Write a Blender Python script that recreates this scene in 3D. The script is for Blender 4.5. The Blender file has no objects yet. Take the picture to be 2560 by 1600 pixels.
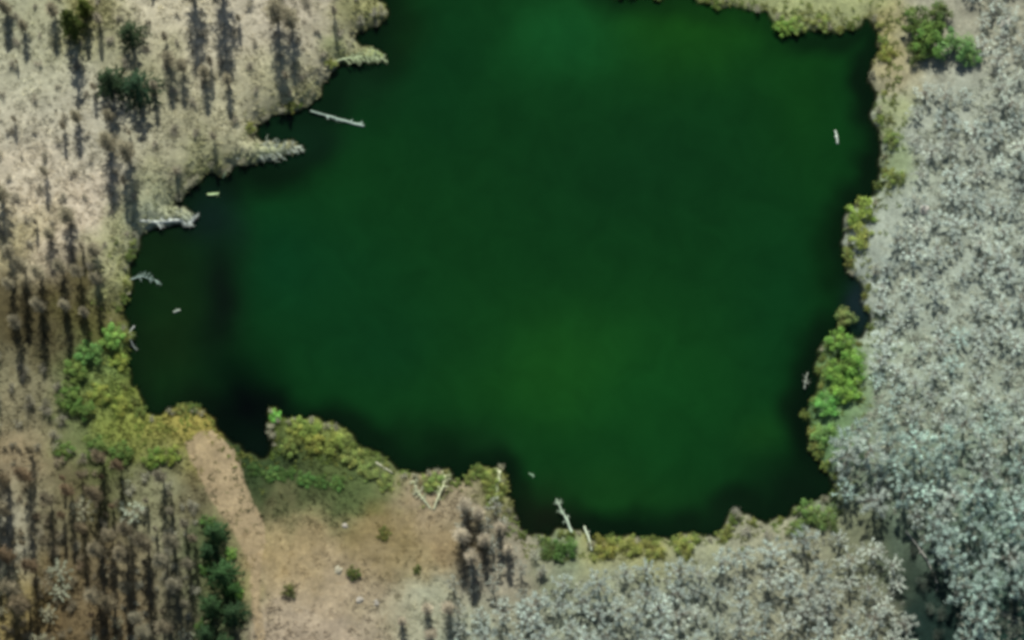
import bpy, math, random
import numpy as np
from mathutils import Vector, Matrix

# ------------------------------------------------------------------ camera, sky, sun, exposure
scene = bpy.context.scene
TILT = math.radians(9.0)            # a few degrees off straight down, looking north
DIST = 320.0                        # metres from the aircraft to the lake
WIDE = 110.0                        # metres of ground across the picture
cam_data = bpy.data.cameras.new('camera')
cam = bpy.data.objects.new('camera', cam_data)
scene.collection.objects.link(cam)
CAM = np.array([0.0, -DIST * math.sin(TILT), DIST * math.cos(TILT)])
cam.location = CAM.tolist()
cam.rotation_euler = (TILT, 0, 0)
cam_data.sensor_width = 36.0
cam_data.lens = 36.0 * DIST / WIDE
cam_data.clip_start = 1.0
cam_data.clip_end = 3000.0
scene.camera = cam

SUN_EL = math.radians(43.0)
SHADOW = np.array([0.07, -1.0]); SHADOW /= np.linalg.norm(SHADOW)   # shadows fall to the south, a little east
world = bpy.data.worlds.new('World')
scene.world = world
world.use_nodes = True
wn = world.node_tree
bg = wn.nodes['Background']
sky = wn.nodes.new('ShaderNodeTexSky')
sky.sky_type = 'NISHITA'
sky.sun_disc = False
sky.sun_elevation = SUN_EL
sky.sun_rotation = math.atan2(-SHADOW[0], -SHADOW[1])
wn.links.new(sky.outputs[0], bg.inputs[0])
bg.inputs[1].default_value = 0.062
sun_data = bpy.data.lights.new('sun', 'SUN')
sun_data.energy = 5.0
sun_data.angle = math.radians(0.6)
sun_data.color = (1.0, 0.965, 0.905)
sun = bpy.data.objects.new('sun', sun_data)
scene.collection.objects.link(sun)
ray = Vector((SHADOW[0] * math.cos(SUN_EL), SHADOW[1] * math.cos(SUN_EL), -math.sin(SUN_EL)))
sun.rotation_euler = ray.to_track_quat('-Z', 'Y').to_euler()
sun.location = (0, 40, 60)
scene.view_settings.view_transform = 'Standard'
scene.view_settings.look = 'None'
scene.view_settings.exposure = 0.13
scene.view_settings.gamma = 1.0
scene.render.engine = 'CYCLES'
scene.cycles.max_bounces = 5
scene.cycles.diffuse_bounces = 3
scene.cycles.transparent_max_bounces = 6
scene.cycles.filter_width = 3.8

# ------------------------------------------------------------------ helpers
rng = np.random.default_rng(7)
random.seed(7)
COL = scene.collection

def lin(c):
    c = np.asarray(c, float) / 255.0
    return np.where(c <= 0.04045, c / 12.92, ((c + 0.055) / 1.055) ** 2.4)

_lat = np.random.default_rng(3).random((256, 256))
def vnoise(x, y, s, seed=0):
    """smooth value noise, 0..1, feature size s metres"""
    x = np.asarray(x, float) / s + seed * 17.3 + 1000; y = np.asarray(y, float) / s + seed * 31.7 + 1000
    xi = np.floor(x).astype(int); yi = np.floor(y).astype(int)
    fx = x - xi; fy = y - yi
    fx = fx * fx * (3 - 2 * fx); fy = fy * fy * (3 - 2 * fy)
    a = _lat[xi % 256, yi % 256]; b = _lat[(xi + 1) % 256, yi % 256]
    c = _lat[xi % 256, (yi + 1) % 256]; d = _lat[(xi + 1) % 256, (yi + 1) % 256]
    return (a * (1 - fx) + b * fx) * (1 - fy) + (c * (1 - fx) + d * fx) * fy
def fbm(x, y, s, seed=0, o=3):
    t = 0; w = 0
    for k in range(o):
        t = t + vnoise(x, y, s / 2 ** k, seed + k) / 2 ** k; w += 1 / 2 ** k
    return t / w
def sstep(t):
    t = np.clip(t, 0, 1); return t * t * (3 - 2 * t)

def plan(dx, dy, z=0.0):
    """survey sheet (2419 x 1512) to metres on the ground at height z"""
    dx = np.asarray(dx, float); dy = np.asarray(dy, float)
    u = (dx - 1209.5) / 2419 * WIDE; v = (756 - dy) / 2419 * WIDE
    st, ct = math.sin(TILT), math.cos(TILT)
    rx = u; ry = DIST * st + v * ct; rz = -DIST * ct + v * st
    k = (z - CAM[2]) / rz
    return CAM[0] + k * rx, CAM[1] + k * ry
def sheet(x, y, z=0.0):
    st, ct = math.sin(TILT), math.cos(TILT)
    px = np.asarray(x, float) - CAM[0]; py = np.asarray(y, float) - CAM[1]; pz = z - CAM[2]
    f = py * st - pz * ct; u = px * DIST / f; v = (py * ct + pz * st) * DIST / f
    return u / WIDE * 2419 + 1209.5, 756 - v / WIDE * 2419

# ------------------------------------------------------------------ the shoreline
SHORE = [(880,-90),(893,-30),(893,5),(914,33),(898,60),(868,66),(842,74),(838,96),(852,112),(888,120),(908,137),(884,149),(830,145),(798,150),(782,168),(770,190),
 (756,216),(738,240),(716,252),(700,262),(660,268),(628,284),(606,306),(600,322),(640,334),(690,334),(716,347),(694,362),(650,378),(606,386),(566,384),(545,398),(522,416),(500,406),(488,408),(470,432),(440,452),(412,474),
 (400,490),(440,496),(461,522),(452,534),(400,536),(346,548),(328,574),(312,610),(303,650),(298,700),(290,748),(300,775),(316,800),(306,830),(288,862),(306,898),
 (328,936),(336,966),(358,982),(400,968),(440,963),(482,970),(508,990),(522,1022),(545,1046),(575,1068),(610,1086),(640,1074),
 (640,1040),(632,1000),(634,968),(652,962),(676,992),(710,992),(744,986),(790,1002),(836,1036),(880,1068),(920,1090),(950,1112),
 (985,1122),(1020,1112),(1052,1108),(1062,1136),(1090,1140),(1112,1118),(1150,1104),(1186,1104),(1198,1130),(1196,1172),(1220,1222),(1252,1268),
 (1290,1276),(1320,1248),(1352,1252),(1386,1262),(1402,1280),(1450,1268),(1490,1264),(1536,1272),(1580,1278),(1612,1266),(1644,1262),(1690,1270),
 (1716,1238),(1744,1206),(1776,1226),(1812,1240),(1858,1228),(1876,1196),(1920,1186),(1958,1186),(1972,1150),(1944,1108),(1922,1070),
 (1918,1000),(1916,944),(1940,902),(1934,850),(1948,806),(1972,792),(2010,800),(2042,790),(2050,736),(2042,684),(2022,654),(2000,640),(1994,600),
 (1998,552),(1996,512),(2026,480),(2066,466),(2076,430),(2076,376),(2070,300),(2066,210),(2078,130),(2074,74),(2046,42),(2010,68),
 (1972,78),(1930,70),(1888,80),(1842,70),(1822,42),(1780,24),(1720,14),(1650,8),(1560,2),(1470,-6),(1400,-60),(1250,-130),(1040,-140)]
def fractal(poly, passes=3, amp=0.25):
    r = random.Random(11); p = [np.array(plan(*q)) for q in poly]
    for k in range(passes):
        out = []
        for i in range(len(p)):
            a, b = p[i], p[(i + 1) % len(p)]
            d = b - a; L = np.linalg.norm(d); n = np.array([-d[1], d[0]])
            out.append(a)
            if L > 0.35:
                out.append((a + b) / 2 + n * r.uniform(-amp, amp))
        p = out
    return np.array(p)
POLY = fractal(SHORE)
def inside(x, y, P):
    x = np.asarray(x, float); y = np.asarray(y, float); c = np.zeros(x.shape, bool)
    for i in range(len(P)):
        x1, y1 = P[i]; x2, y2 = P[i - 1]
        if y1 == y2: continue
        hit = ((y1 > y) != (y2 > y)) & (x < (x2 - x1) * (y - y1) / (y2 - y1) + x1)
        c ^= hit
    return c
def sdist(x, y, P):
    """distance to the outline, negative inside"""
    x = np.asarray(x, float); y = np.asarray(y, float)
    m = np.full(x.shape, 1e9)
    for i in range(len(P)):
        a = P[i - 1]; d = P[i] - a; L = max(d @ d, 1e-9)
        t = np.clip(((x - a[0]) * d[0] + (y - a[1]) * d[1]) / L, 0, 1)
        m = np.minimum(m, (x - a[0] - t * d[0]) ** 2 + (y - a[1] - t * d[1]) ** 2)
    m = np.sqrt(m)
    return np.where(inside(x, y, P), -m, m)
# the distance is tabulated once, then looked up
GX = np.arange(-66, 66.01, 0.25); GY = np.arange(-46, 48.01, 0.25)
_gx, _gy = np.meshgrid(GX, GY, indexing='ij')
GD = sdist(_gx, _gy, POLY)
def shore_d(x, y):
    x = np.asarray(x, float); y = np.asarray(y, float)
    fx = np.clip((x - GX[0]) / 0.25, 0, len(GX) - 1.001); fy = np.clip((y - GY[0]) / 0.25, 0, len(GY) - 1.001)
    i = fx.astype(int); j = fy.astype(int); a = fx - i; b = fy - j
    d = (GD[i, j] * (1 - a) + GD[i + 1, j] * a) * (1 - b) + (GD[i, j + 1] * (1 - a) + GD[i + 1, j + 1] * a) * b
    out = np.maximum(np.abs(x) - 65.5, 0) + np.maximum(np.abs(y) - 45.5, 0)
    return d + out
def ground_z(x, y):
    d = shore_d(x, y)
    west = sstep((-np.asarray(x, float) + 5) / 30.0) * sstep((np.asarray(y, float) + 14) / 20)
    rise = (0.75 + 1.1 * west) * (1 - np.exp(-np.maximum(d, 0) / 1.6)) + 0.03 * np.minimum(np.maximum(d, 0), 40)
    rough = 0.28 * (fbm(x, y, 3.2, 5) - 0.5) * sstep(d / 1.5) + 0.10 * (vnoise(x, y, 0.7, 9) - 0.5) * sstep(d / 0.6)
    bed = -np.minimum(2.2, np.maximum(-d, 0) * 0.75)
    return np.where(d > 0, 0.02 + rise + rough, bed)
def place(dx, dy, lift=0.0):
    """foot of a thing on the ground at a sheet position"""
    z = 0.5
    for k in range(4):
        x, y = plan(dx, dy, z); z = float(max(ground_z(np.array([x]), np.array([y]))[0], -0.05))
    return float(x), float(y), z + lift

def mesh_obj(name, verts, faces, mat, parent=None, tint=None, smooth=False):
    me = bpy.data.meshes.new(name)
    me.from_pydata(np.asarray(verts).tolist(), [], faces if isinstance(faces, list) else faces.tolist())
    if tint is not None:
        at = me.color_attributes.new('tint', 'FLOAT_COLOR', 'POINT')
        t = np.ones((len(verts), 4)); t[:, :3] = tint
        at.data.foreach_set('color', t.ravel())
    if smooth:
        me.polygons.foreach_set('use_smooth', [True] * len(me.polygons))
    me.materials.append(mat)
    o = bpy.data.objects.new(name, me); COL.objects.link(o)
    if parent: o.parent = parent
    return o
def empty(name, loc):
    o = bpy.data.objects.new(name, None); COL.objects.link(o); o.location = loc; o.empty_display_size = 0.3
    return o
def tag(o, label=None, cat=None, group=None, kind=None):
    for k, v in (('label', label), ('category', cat), ('group', group), ('kind', kind)):
        if v: o[k] = v
    return o

class Geo:
    def __init__(s): s.v = []; s.f = []; s.t = []
    def tube(s, pts, rad, n=5, tint=(1,1,1), cap=True):
        pts = [np.asarray(p, float) for p in pts]; b0 = len(s.v)
        for i, p in enumerate(pts):
            d = pts[min(i + 1, len(pts) - 1)] - pts[max(i - 1, 0)]; d = d / (np.linalg.norm(d) + 1e-9)
            a = np.cross(d, (0.3, 0.2, 1.0) if abs(d[2]) < 0.9 else (1, 0.1, 0)); a /= np.linalg.norm(a) + 1e-9; b = np.cross(d, a)
            for k in range(n):
                an = 2 * math.pi * k / n
                s.v.append(p + rad[i] * (a * math.cos(an) + b * math.sin(an))); s.t.append(tint)
        for i in range(len(pts) - 1):
            for k in range(n):
                q = b0 + i * n; s.f.append((q + k, q + (k + 1) % n, q + n + (k + 1) % n, q + n + k))
        if cap:
            s.f.append(tuple(range(b0 + n - 1, b0 - 1, -1))); e = b0 + (len(pts) - 1) * n; s.f.append(tuple(range(e, e + n)))
    def spike(s, p, q, r, tint=(1,1,1)):
        p = np.asarray(p, float); q = np.asarray(q, float); d = q - p; d = d / (np.linalg.norm(d) + 1e-9)
        a = np.cross(d, (0.3, 0.5, 0.8)); a /= np.linalg.norm(a) + 1e-9; b = np.cross(d, a); b0 = len(s.v)
        for k in range(3):
            an = 2.094 * k; s.v.append(p + r * (a * math.cos(an) + b * math.sin(an))); s.t.append(tint)
        s.v.append(q); s.t.append(tint)
        s.f += [(b0, b0 + 1, b0 + 3), (b0 + 1, b0 + 2, b0 + 3), (b0 + 2, b0, b0 + 3)]
    def leaf(s, p, n, L, W, tint=(1,1,1), r=random):
        p = np.asarray(p, float); n = np.asarray(n, float); n = n / (np.linalg.norm(n) + 1e-9)
        a = np.cross(n, (r.uniform(-1,1), r.uniform(-1,1), r.uniform(-1,1))); a /= np.linalg.norm(a) + 1e-9; b = np.cross(n, a); b0 = len(s.v)
        s.v += [p - a * L, p + b * W + n * 0.15 * L, p + a * L, p - b * W + n * 0.15 * L]; s.t += [tint] * 4
        s.f += [(b0, b0 + 1, b0 + 2), (b0, b0 + 2, b0 + 3)]
    def build(s, name, mat, parent=None, smooth=False):
        return mesh_obj(name, np.array(s.v), s.f, mat, parent, np.array(s.t), smooth)

# ------------------------------------------------------------------ materials
def new_mat(name):
    m = bpy.data.materials.new(name); m.use_nodes = True; nt = m.node_tree
    return m, nt, nt.nodes['Principled BSDF']
def N(nt, kind, **kw):
    n = nt.nodes.new(kind)
    for k, v in kw.items(): setattr(n, k, v)
    return n
def mixc(nt, a, b, fac, mode='MIX'):
    n = N(nt, 'ShaderNodeMix', data_type='RGBA', blend_type=mode)
    for sock, val in ((6, a), (7, b), (0, fac)):
        if hasattr(val, 'is_output'): nt.links.new(val, n.inputs[sock])
        else: n.inputs[sock].default_value = val
    return n.outputs[2]
def noise(nt, scale, detail=4, rough=0.55, vec=None, dist=0.0):
    n = N(nt, 'ShaderNodeTexNoise'); n.inputs['Scale'].default_value = scale; n.inputs['Detail'].default_value = detail
    n.inputs['Roughness'].default_value = rough; n.inputs['Distortion'].default_value = dist
    if vec is not None: nt.links.new(vec, n.inputs['Vector'])
    return n.outputs['Fac']
def ramp(nt, src, stops):
    r = N(nt, 'ShaderNodeValToRGB'); nt.links.new(src, r.inputs[0]); e = r.color_ramp.elements
    while len(e) < len(stops): e.new(0.5)
    for el, (p, c) in zip(e, stops):
        el.position = p; el.color = (c, c, c, 1) if not hasattr(c, '__len__') else (*c, 1)
    return r.outputs[0]
def tinted(name, rough=0.9, per_object=True, vary=0.25, scale=3.0, translucent=0.0, gain=1.0):
    """colour comes from the mesh's own tint, the object's colour and a little grain"""
    m, nt, b = new_mat(name)
    at = N(nt, 'ShaderNodeAttribute', attribute_name='tint'); c = at.outputs['Color']
    tc = N(nt, 'ShaderNodeTexCoord')
    if per_object:
        oi = N(nt, 'ShaderNodeObjectInfo'); c = mixc(nt, c, oi.outputs['Color'], 1.0, 'MULTIPLY')
    g = ramp(nt, noise(nt, scale, 5, 0.6, tc.outputs['Object']), [(0.3, gain * (1 - vary)), (0.7, gain * (1 + vary))])
    c = mixc(nt, c, g, 1.0, 'MULTIPLY')
    nt.links.new(c, b.inputs['Base Color']); b.inputs['Roughness'].default_value = rough
    b.inputs['Specular IOR Level'].default_value = 0.15
    if translucent:
        t = N(nt, 'ShaderNodeBsdfTranslucent'); nt.links.new(c, t.inputs[0])
        mx = N(nt, 'ShaderNodeMixShader'); mx.inputs[0].default_value = translucent
        nt.links.new(b.outputs[0], mx.inputs[1]); nt.links.new(t.outputs[0], mx.inputs[2])
        nt.links.new(mx.outputs[0], nt.nodes['Material Output'].inputs[0])
    return m

M_BARK = tinted('bark', vary=0.3, scale=6)
M_TWIG = tinted('twigs', vary=0.2, scale=1.2)
M_LEAF = tinted('leaves', vary=0.3, scale=0.9, translucent=0.25, rough=0.7)
M_GRASS = tinted('grass_blades', vary=0.25, scale=0.6, per_object=False, translucent=0.2)
M_DEAD = tinted('weathered_wood', vary=0.3, scale=5)
M_STONE = tinted('pale_stone', vary=0.2, scale=4)

def earth(name):
    m, nt, b = new_mat(name)
    at = N(nt, 'ShaderNodeAttribute', attribute_name='tint'); tc = N(nt, 'ShaderNodeTexCoord'); v = tc.outputs['Object']
    c = at.outputs['Color']
    c = mixc(nt, c, ramp(nt, noise(nt, 0.55, 6, 0.62, v, 0.4), [(0.3, 0.80), (0.7, 1.24)]), 1.0, 'MULTIPLY')
    c = mixc(nt, c, ramp(nt, noise(nt, 2.2, 5, 0.7, v), [(0.32, 0.78), (0.68, 1.26)]), 0.9, 'MULTIPLY')
    c = mixc(nt, c, ramp(nt, noise(nt, 1.1, 6, 0.7, v, 0.8), [(0.54, (1, 1, 1)), (0.72, (0.62, 0.58, 0.52))]), 1.0, 'MULTIPLY')
    c = mixc(nt, c, ramp(nt, noise(nt, 1.7, 6, 0.7, v, 0.6), [(0.56, (1, 1, 1)), (0.74, (1.4, 1.38, 1.34))]), 1.0, 'MULTIPLY')
    nt.links.new(c, b.inputs['Base Color']); b.inputs['Roughness'].default_value = 0.95; b.inputs['Specular IOR Level'].default_value = 0.1
    bp = N(nt, 'ShaderNodeBump'); bp.inputs['Strength'].default_value = 0.8; bp.inputs['Distance'].default_value = 0.12
    nt.links.new(noise(nt, 3.5, 8, 0.7, v), bp.inputs['Height']); nt.links.new(bp.outputs[0], b.inputs['Normal'])
    return m
M_EARTH = earth('earth_and_litter')
M_DIRT = earth('bare_dirt')

# ------------------------------------------------------------------ ground
SOIL = [(60,60,80,(150,148,125)),(80,200,80,(170,165,145)),(70,300,70,(174,166,150)),(230,330,70,(166,160,146)),(100,450,90,(186,172,154)),(170,530,60,(184,169,154)),
 (60,560,50,(152,142,104)),(420,60,80,(182,172,152)),(600,60,70,(176,166,150)),(700,40,70,(172,161,148)),(760,100,60,(158,150,128)),(560,240,70,(164,157,132)),(430,320,80,(154,148,124)),
 (640,200,60,(164,157,132)),(690,235,40,(160,156,118)),(480,400,40,(135,138,90)),(270,560,40,(150,150,112)),(270,640,30,(150,152,105)),(200,50,45,(125,120,65)),(330,150,60,(132,130,102)),
 (860,20,40,(140,138,95)),(820,130,30,(150,155,105)),(872,136,26,(150,165,112)),(680,350,28,(150,158,134)),(630,362,28,(140,146,116)),(410,515,34,(158,164,148)),(440,520,20,(160,166,150)),(370,470,40,(150,150,120)),
 (60,740,60,(76,68,46)),(200,720,60,(82,74,46)),(110,800,50,(74,66,44)),(230,770,40,(84,84,46)),(50,900,60,(128,122,97)),(120,960,60,(122,114,92)),(200,870,50,(98,118,68)),(280,840,40,(108,128,72)),(270,950,55,(125,134,66)),  # dark hollow: tree shade painted into its soil colours
 (180,1000,50,(88,105,62)),(310,1010,40,(125,132,66)),(420,1010,60,(145,133,72)),(350,1070,40,(100,105,58)),
 (40,1100,60,(138,122,97)),(40,1230,60,(148,143,128)),(120,1200,60,(108,100,72)),(250,1120,60,(74,80,48)),(210,1200,40,(72,64,44)),(230,1290,40,(70,60,42)),(140,1330,40,(80,68,46)),(350,1180,60,(126,124,98)),(380,1280,60,(122,119,98)),(270,1350,70,(126,112,88)),  # darkest browns: long tree shadows painted into the soil
 (60,1420,50,(130,116,78)),(130,1450,50,(84,68,48)),(250,1470,70,(96,82,60)),(400,1430,60,(112,107,87)),(500,1300,40,(60,78,45)),(520,1450,40,(62,76,46)),(580,1400,30,(125,118,80)),
 (430,1150,28,(84,72,50)),(470,1220,24,(90,80,58)),(610,1250,45,(143,131,98)),(700,1260,80,(145,130,100)),(760,1195,50,(112,118,78)),(600,1110,34,(34,54,30)),(620,1135,40,(32,54,28)),(660,1135,55,(32,54,28)),(690,1145,50,(32,56,28)),(730,1145,55,(34,58,28)),(770,1150,50,(36,60,30)),(810,1150,50,(44,66,36)),(850,1160,35,(60,80,46)),(870,1280,60,(100,86,46)),(900,1310,60,(110,96,56)),(880,1250,40,(106,92,52)),(1055,1290,25,(112,84,56)),(1000,1230,50,(145,130,110)),(1040,1300,50,(140,124,88)),  # dark greens behind the spit: ground cover with shrub shade painted in
 (780,1380,70,(164,148,130)),(650,1290,40,(150,126,88)),(730,1300,40,(140,118,82)),(800,1470,80,(150,134,117)),(950,1430,60,(150,142,120)),(1050,1460,60,(148,150,133)),(880,1160,40,(110,118,78)),(760,1060,50,(120,128,70)),
 (1120,1250,50,(112,106,90)),(1180,1330,50,(142,134,122)),(1240,1350,50,(125,118,100)),(1320,1320,40,(90,108,78)),(1450,1300,50,(140,135,80)),(1560,1300,50,(138,135,88)),(1400,1420,80,(134,138,122)),(1600,1400,90,(130,134,120)),
 (1800,1300,70,(138,136,116)),(1900,1400,80,(130,128,110)),(1160,1150,30,(125,125,80)),
 (2130,150,35,(152,139,104)),(2105,70,40,(152,142,96)),(2100,250,28,(135,140,92)),(2110,400,40,(115,132,80)),(2250,300,120,(150,153,142)),(2300,600,160,(150,156,146)),(2250,900,120,(144,151,138)),
 (2200,1130,90,(112,126,110)),(2380,1220,90,(98,116,104)),(2125,1260,30,(40,54,46)),(2170,1340,40,(30,44,38)),(2205,1430,50,(26,42,38)),(2225,1520,50,(26,42,38)),(2410,1440,36,(36,56,50)),(2420,1520,40,(34,54,48)),(2040,1280,60,(100,104,82)),(1700,5,60,(155,158,115)),(1850,35,60,(152,156,112)),(1990,40,50,(155,158,115)),  # gully tones: dark ground cover, the shade between trees painted in
 (2300,60,80,(146,142,127)),(1990,880,50,(90,120,60)),(1950,1000,40,(100,130,85))]
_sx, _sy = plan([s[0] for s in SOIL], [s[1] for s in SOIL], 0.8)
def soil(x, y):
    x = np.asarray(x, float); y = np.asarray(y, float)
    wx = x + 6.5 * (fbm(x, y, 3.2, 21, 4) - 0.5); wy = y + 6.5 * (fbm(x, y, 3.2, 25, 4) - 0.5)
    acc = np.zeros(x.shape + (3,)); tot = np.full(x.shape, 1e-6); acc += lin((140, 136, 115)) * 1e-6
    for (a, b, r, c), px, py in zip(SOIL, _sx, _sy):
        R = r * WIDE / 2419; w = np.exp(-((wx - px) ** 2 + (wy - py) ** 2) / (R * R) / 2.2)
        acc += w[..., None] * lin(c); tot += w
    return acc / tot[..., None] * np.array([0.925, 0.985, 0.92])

def axis(lo, hi, step, far):
    core = np.arange(lo, hi + 1e-6, step); out = []; s = step; v = hi
    while v < far: s *= 1.35; v += s; out.append(v)
    return np.concatenate([-(np.array(out[::-1])) + (lo + hi), core, out])
gx = axis(-60, 60, 0.3, 900); gy = axis(-40, 42, 0.3, 900)
X, Y = np.meshgrid(gx, gy, indexing='ij'); Z = ground_z(X, Y)
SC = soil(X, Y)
d_ = shore_d(X, Y)
mud = sstep((0.35 - d_) / 0.7)[..., None]
SC = SC * (1 - mud) + lin((52, 54, 30)) * mud
nx, ny = len(gx), len(gy)
idx = np.arange(nx * ny).reshape(nx, ny)
F = np.stack([idx[:-1, :-1], idx[1:, :-1], idx[1:, 1:], idx[:-1, 1:]], -1).reshape(-1, 4)
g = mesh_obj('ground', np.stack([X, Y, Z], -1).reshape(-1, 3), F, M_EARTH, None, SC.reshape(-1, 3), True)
tag(g, kind='structure')

# ------------------------------------------------------------------ lake water: green algae in the open water, dark murky margins, bank shade painted in at the northwest
wx = np.arange(-44, 42.01, 0.4); wy = np.arange(-27, 44.01, 0.4)
WX, WY = np.meshgrid(wx, wy, indexing='ij'); WD = shore_d(WX, WY)
sx_, sy_ = sheet(WX, WY)
c0 = lin((10, 48, 17)); WC = np.tile(c0, WX.shape + (1,))
ww = 60 * (fbm(WX, WY, 6, 41) - 0.5)
def pool(cx, cy, rx, ry, col, k=1.0):
    global WC
    w = k * np.exp(-(((sx_ + ww - cx) / rx) ** 2 + ((sy_ + ww - cy) / ry) ** 2))[..., None]
    WC = WC * (1 - w) + lin(col) * w
for a in [(1000,150,180,200,(7,44,18),0.8),(1650,60,260,110,(18,62,15),0.9),(1330,90,130,110,(15,67,28),0.9),(1900,250,110,220,(12,52,14),0.7),
          (1350,880,260,150,(18,64,19),0.95),(1500,400,300,160,(9,43,18),0.6),(1560,920,170,140,(12,58,20),0.7),(720,650,220,160,(8,49,22),0.7),(640,600,100,120,(6,46,22),0.6),
          (1850,700,120,250,(8,48,20),0.6),(1450,1180,220,70,(17,56,19),0.7),(1150,1060,70,40,(20,60,25),0.6),
          (1800,1030,60,60,(17,58,19),0.7),(900,820,200,110,(8,46,20),0.6)]: pool(*a)
nw_shade = sstep((1000 - sx_) / 250) * sstep((560 - sy_) / 120)  # bank shade painted in as a wider dark margin on the northwest
edge = sstep((3.9 + 3.2 * (fbm(WX, WY, 5, 44) - 0.5) + 2.0 * nw_shade + WD) / (3.2 + 1.2 * nw_shade))[..., None]
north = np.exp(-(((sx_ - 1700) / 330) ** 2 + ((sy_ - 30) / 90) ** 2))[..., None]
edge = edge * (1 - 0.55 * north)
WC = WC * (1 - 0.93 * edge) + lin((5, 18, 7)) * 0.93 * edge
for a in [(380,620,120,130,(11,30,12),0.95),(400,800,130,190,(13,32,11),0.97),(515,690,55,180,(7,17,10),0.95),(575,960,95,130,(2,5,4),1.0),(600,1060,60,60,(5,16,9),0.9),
          (500,510,70,60,(12,30,24),0.8),(700,320,110,60,(10,34,18),0.8),(850,200,110,90,(10,34,16),0.75),(960,60,70,120,(10,36,12),0.7),  # northwest pools: bank and tree shade put into the water colour
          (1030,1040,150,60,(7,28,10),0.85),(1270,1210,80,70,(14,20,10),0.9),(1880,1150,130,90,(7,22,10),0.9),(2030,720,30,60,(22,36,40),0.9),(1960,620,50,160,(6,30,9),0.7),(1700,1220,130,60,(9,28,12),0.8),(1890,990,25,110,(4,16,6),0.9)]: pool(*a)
WA = np.clip(0.35 + (-WD) / 0.7, 0.35, 1.0)
keep = WD < 0.6
widx = -np.ones(WX.shape, int); widx[keep] = np.arange(keep.sum())
wq = np.stack([widx[:-1, :-1], widx[1:, :-1], widx[1:, 1:], widx[:-1, 1:]], -1).reshape(-1, 4); wq = wq[(wq >= 0).all(1)]
m, nt, b = new_mat('algae_green_water')
at = N(nt, 'ShaderNodeAttribute', attribute_name='tint'); tc = N(nt, 'ShaderNodeTexCoord')
c = mixc(nt, at.outputs['Color'], ramp(nt, noise(nt, 0.25, 5, 0.6, tc.outputs['Object'], 0.5), [(0.3, 0.88), (0.7, 1.12)]), 1.0, 'MULTIPLY')
nt.links.new(c, b.inputs['Base Color']); b.inputs['Roughness'].default_value = 0.08; b.inputs['IOR'].default_value = 1.33; b.inputs['Specular IOR Level'].default_value = 0.2
bp = N(nt, 'ShaderNodeBump'); bp.inputs['Strength'].default_value = 0.25; bp.inputs['Distance'].default_value = 0.02
nt.links.new(noise(nt, 1.8, 4, 0.5, tc.outputs['Object'], 0.6), bp.inputs['Height']); nt.links.new(bp.outputs[0], b.inputs['Normal'])
tr = N(nt, 'ShaderNodeBsdfTransparent'); mx = N(nt, 'ShaderNodeMixShader'); al = N(nt, 'ShaderNodeAttribute', attribute_name='depth')
nt.links.new(al.outputs['Fac'], mx.inputs[0]); nt.links.new(tr.outputs[0], mx.inputs[1]); nt.links.new(b.outputs[0], mx.inputs[2])
nt.links.new(mx.outputs[0], nt.nodes['Material Output'].inputs[0])
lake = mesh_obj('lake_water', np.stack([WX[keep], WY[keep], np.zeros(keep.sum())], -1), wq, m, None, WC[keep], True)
da = lake.data.attributes.new('depth', 'FLOAT', 'POINT'); da.data.foreach_set('value', WA[keep])
tag(lake, kind='structure')

# ------------------------------------------------------------------ dirt track and clearing: worn sheets that sink under the turf at their edges
def worn(name, outline, cols, seed, rag=1.1, soft=1.2, own=0.92):
    P = np.array([plan(*q, 0.8) for q in outline])
    x0, y0 = P.min(0) - 0.8; x1, y1 = P.max(0) + 0.8
    a = np.arange(x0, x1, 0.22); b_ = np.arange(y0, y1, 0.22)
    x, y = np.meshgrid(a, b_, indexing='ij')
    d = sdist(x, y, P) + rag * (fbm(x, y, 1.6, seed) - 0.5)
    kp = (d < 0.25) & (shore_d(x, y) > 0.15)
    z = ground_z(x, y) + 0.035 * sstep(-d / 0.5) - 0.012 + 0.02 * (vnoise(x, y, 0.4, seed) - 0.5)
    i = -np.ones(x.shape, int); i[kp] = np.arange(kp.sum())
    q = np.stack([i[:-1, :-1], i[1:, :-1], i[1:, 1:], i[:-1, 1:]], -1).reshape(-1, 4); q = q[(q >= 0).all(1)]
    base = soil(x, y); w = sstep(-d / soft)[..., None] * own
    n = fbm(x, y, 2.4, seed + 3)[..., None]
    c = base * (1 - w) + (lin(cols[0]) * n + lin(cols[1]) * (1 - n)) * w
    return tag(mesh_obj(name, np.stack([x[kp], y[kp], z[kp]], -1), q, M_DIRT, None, c[kp], True), kind='structure')
worn('dirt_path', [(430,1045),(470,1015),(515,1008),(548,1050),(568,1085),(580,1130),(602,1175),(622,1215),(640,1270),(625,1330),(620,1420),(640,1580),(606,1580),(590,1420),(586,1340),(556,1275),(512,1215),(472,1140),(436,1070)],
     ((152,137,108), (138,124,95)), 51, .5, .45)
worn('dirt_clearing', [(622,1215),(700,1205),(800,1215),(900,1205),(960,1195),(1010,1190),(1050,1215),(1075,1280),(1085,1350),(1040,1370),(960,1360),(900,1420),(860,1480),(760,1480),(690,1420),(650,1340),(615,1290)],
     ((149,134,105), (136,123,90)), 57, own=.3)

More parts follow.
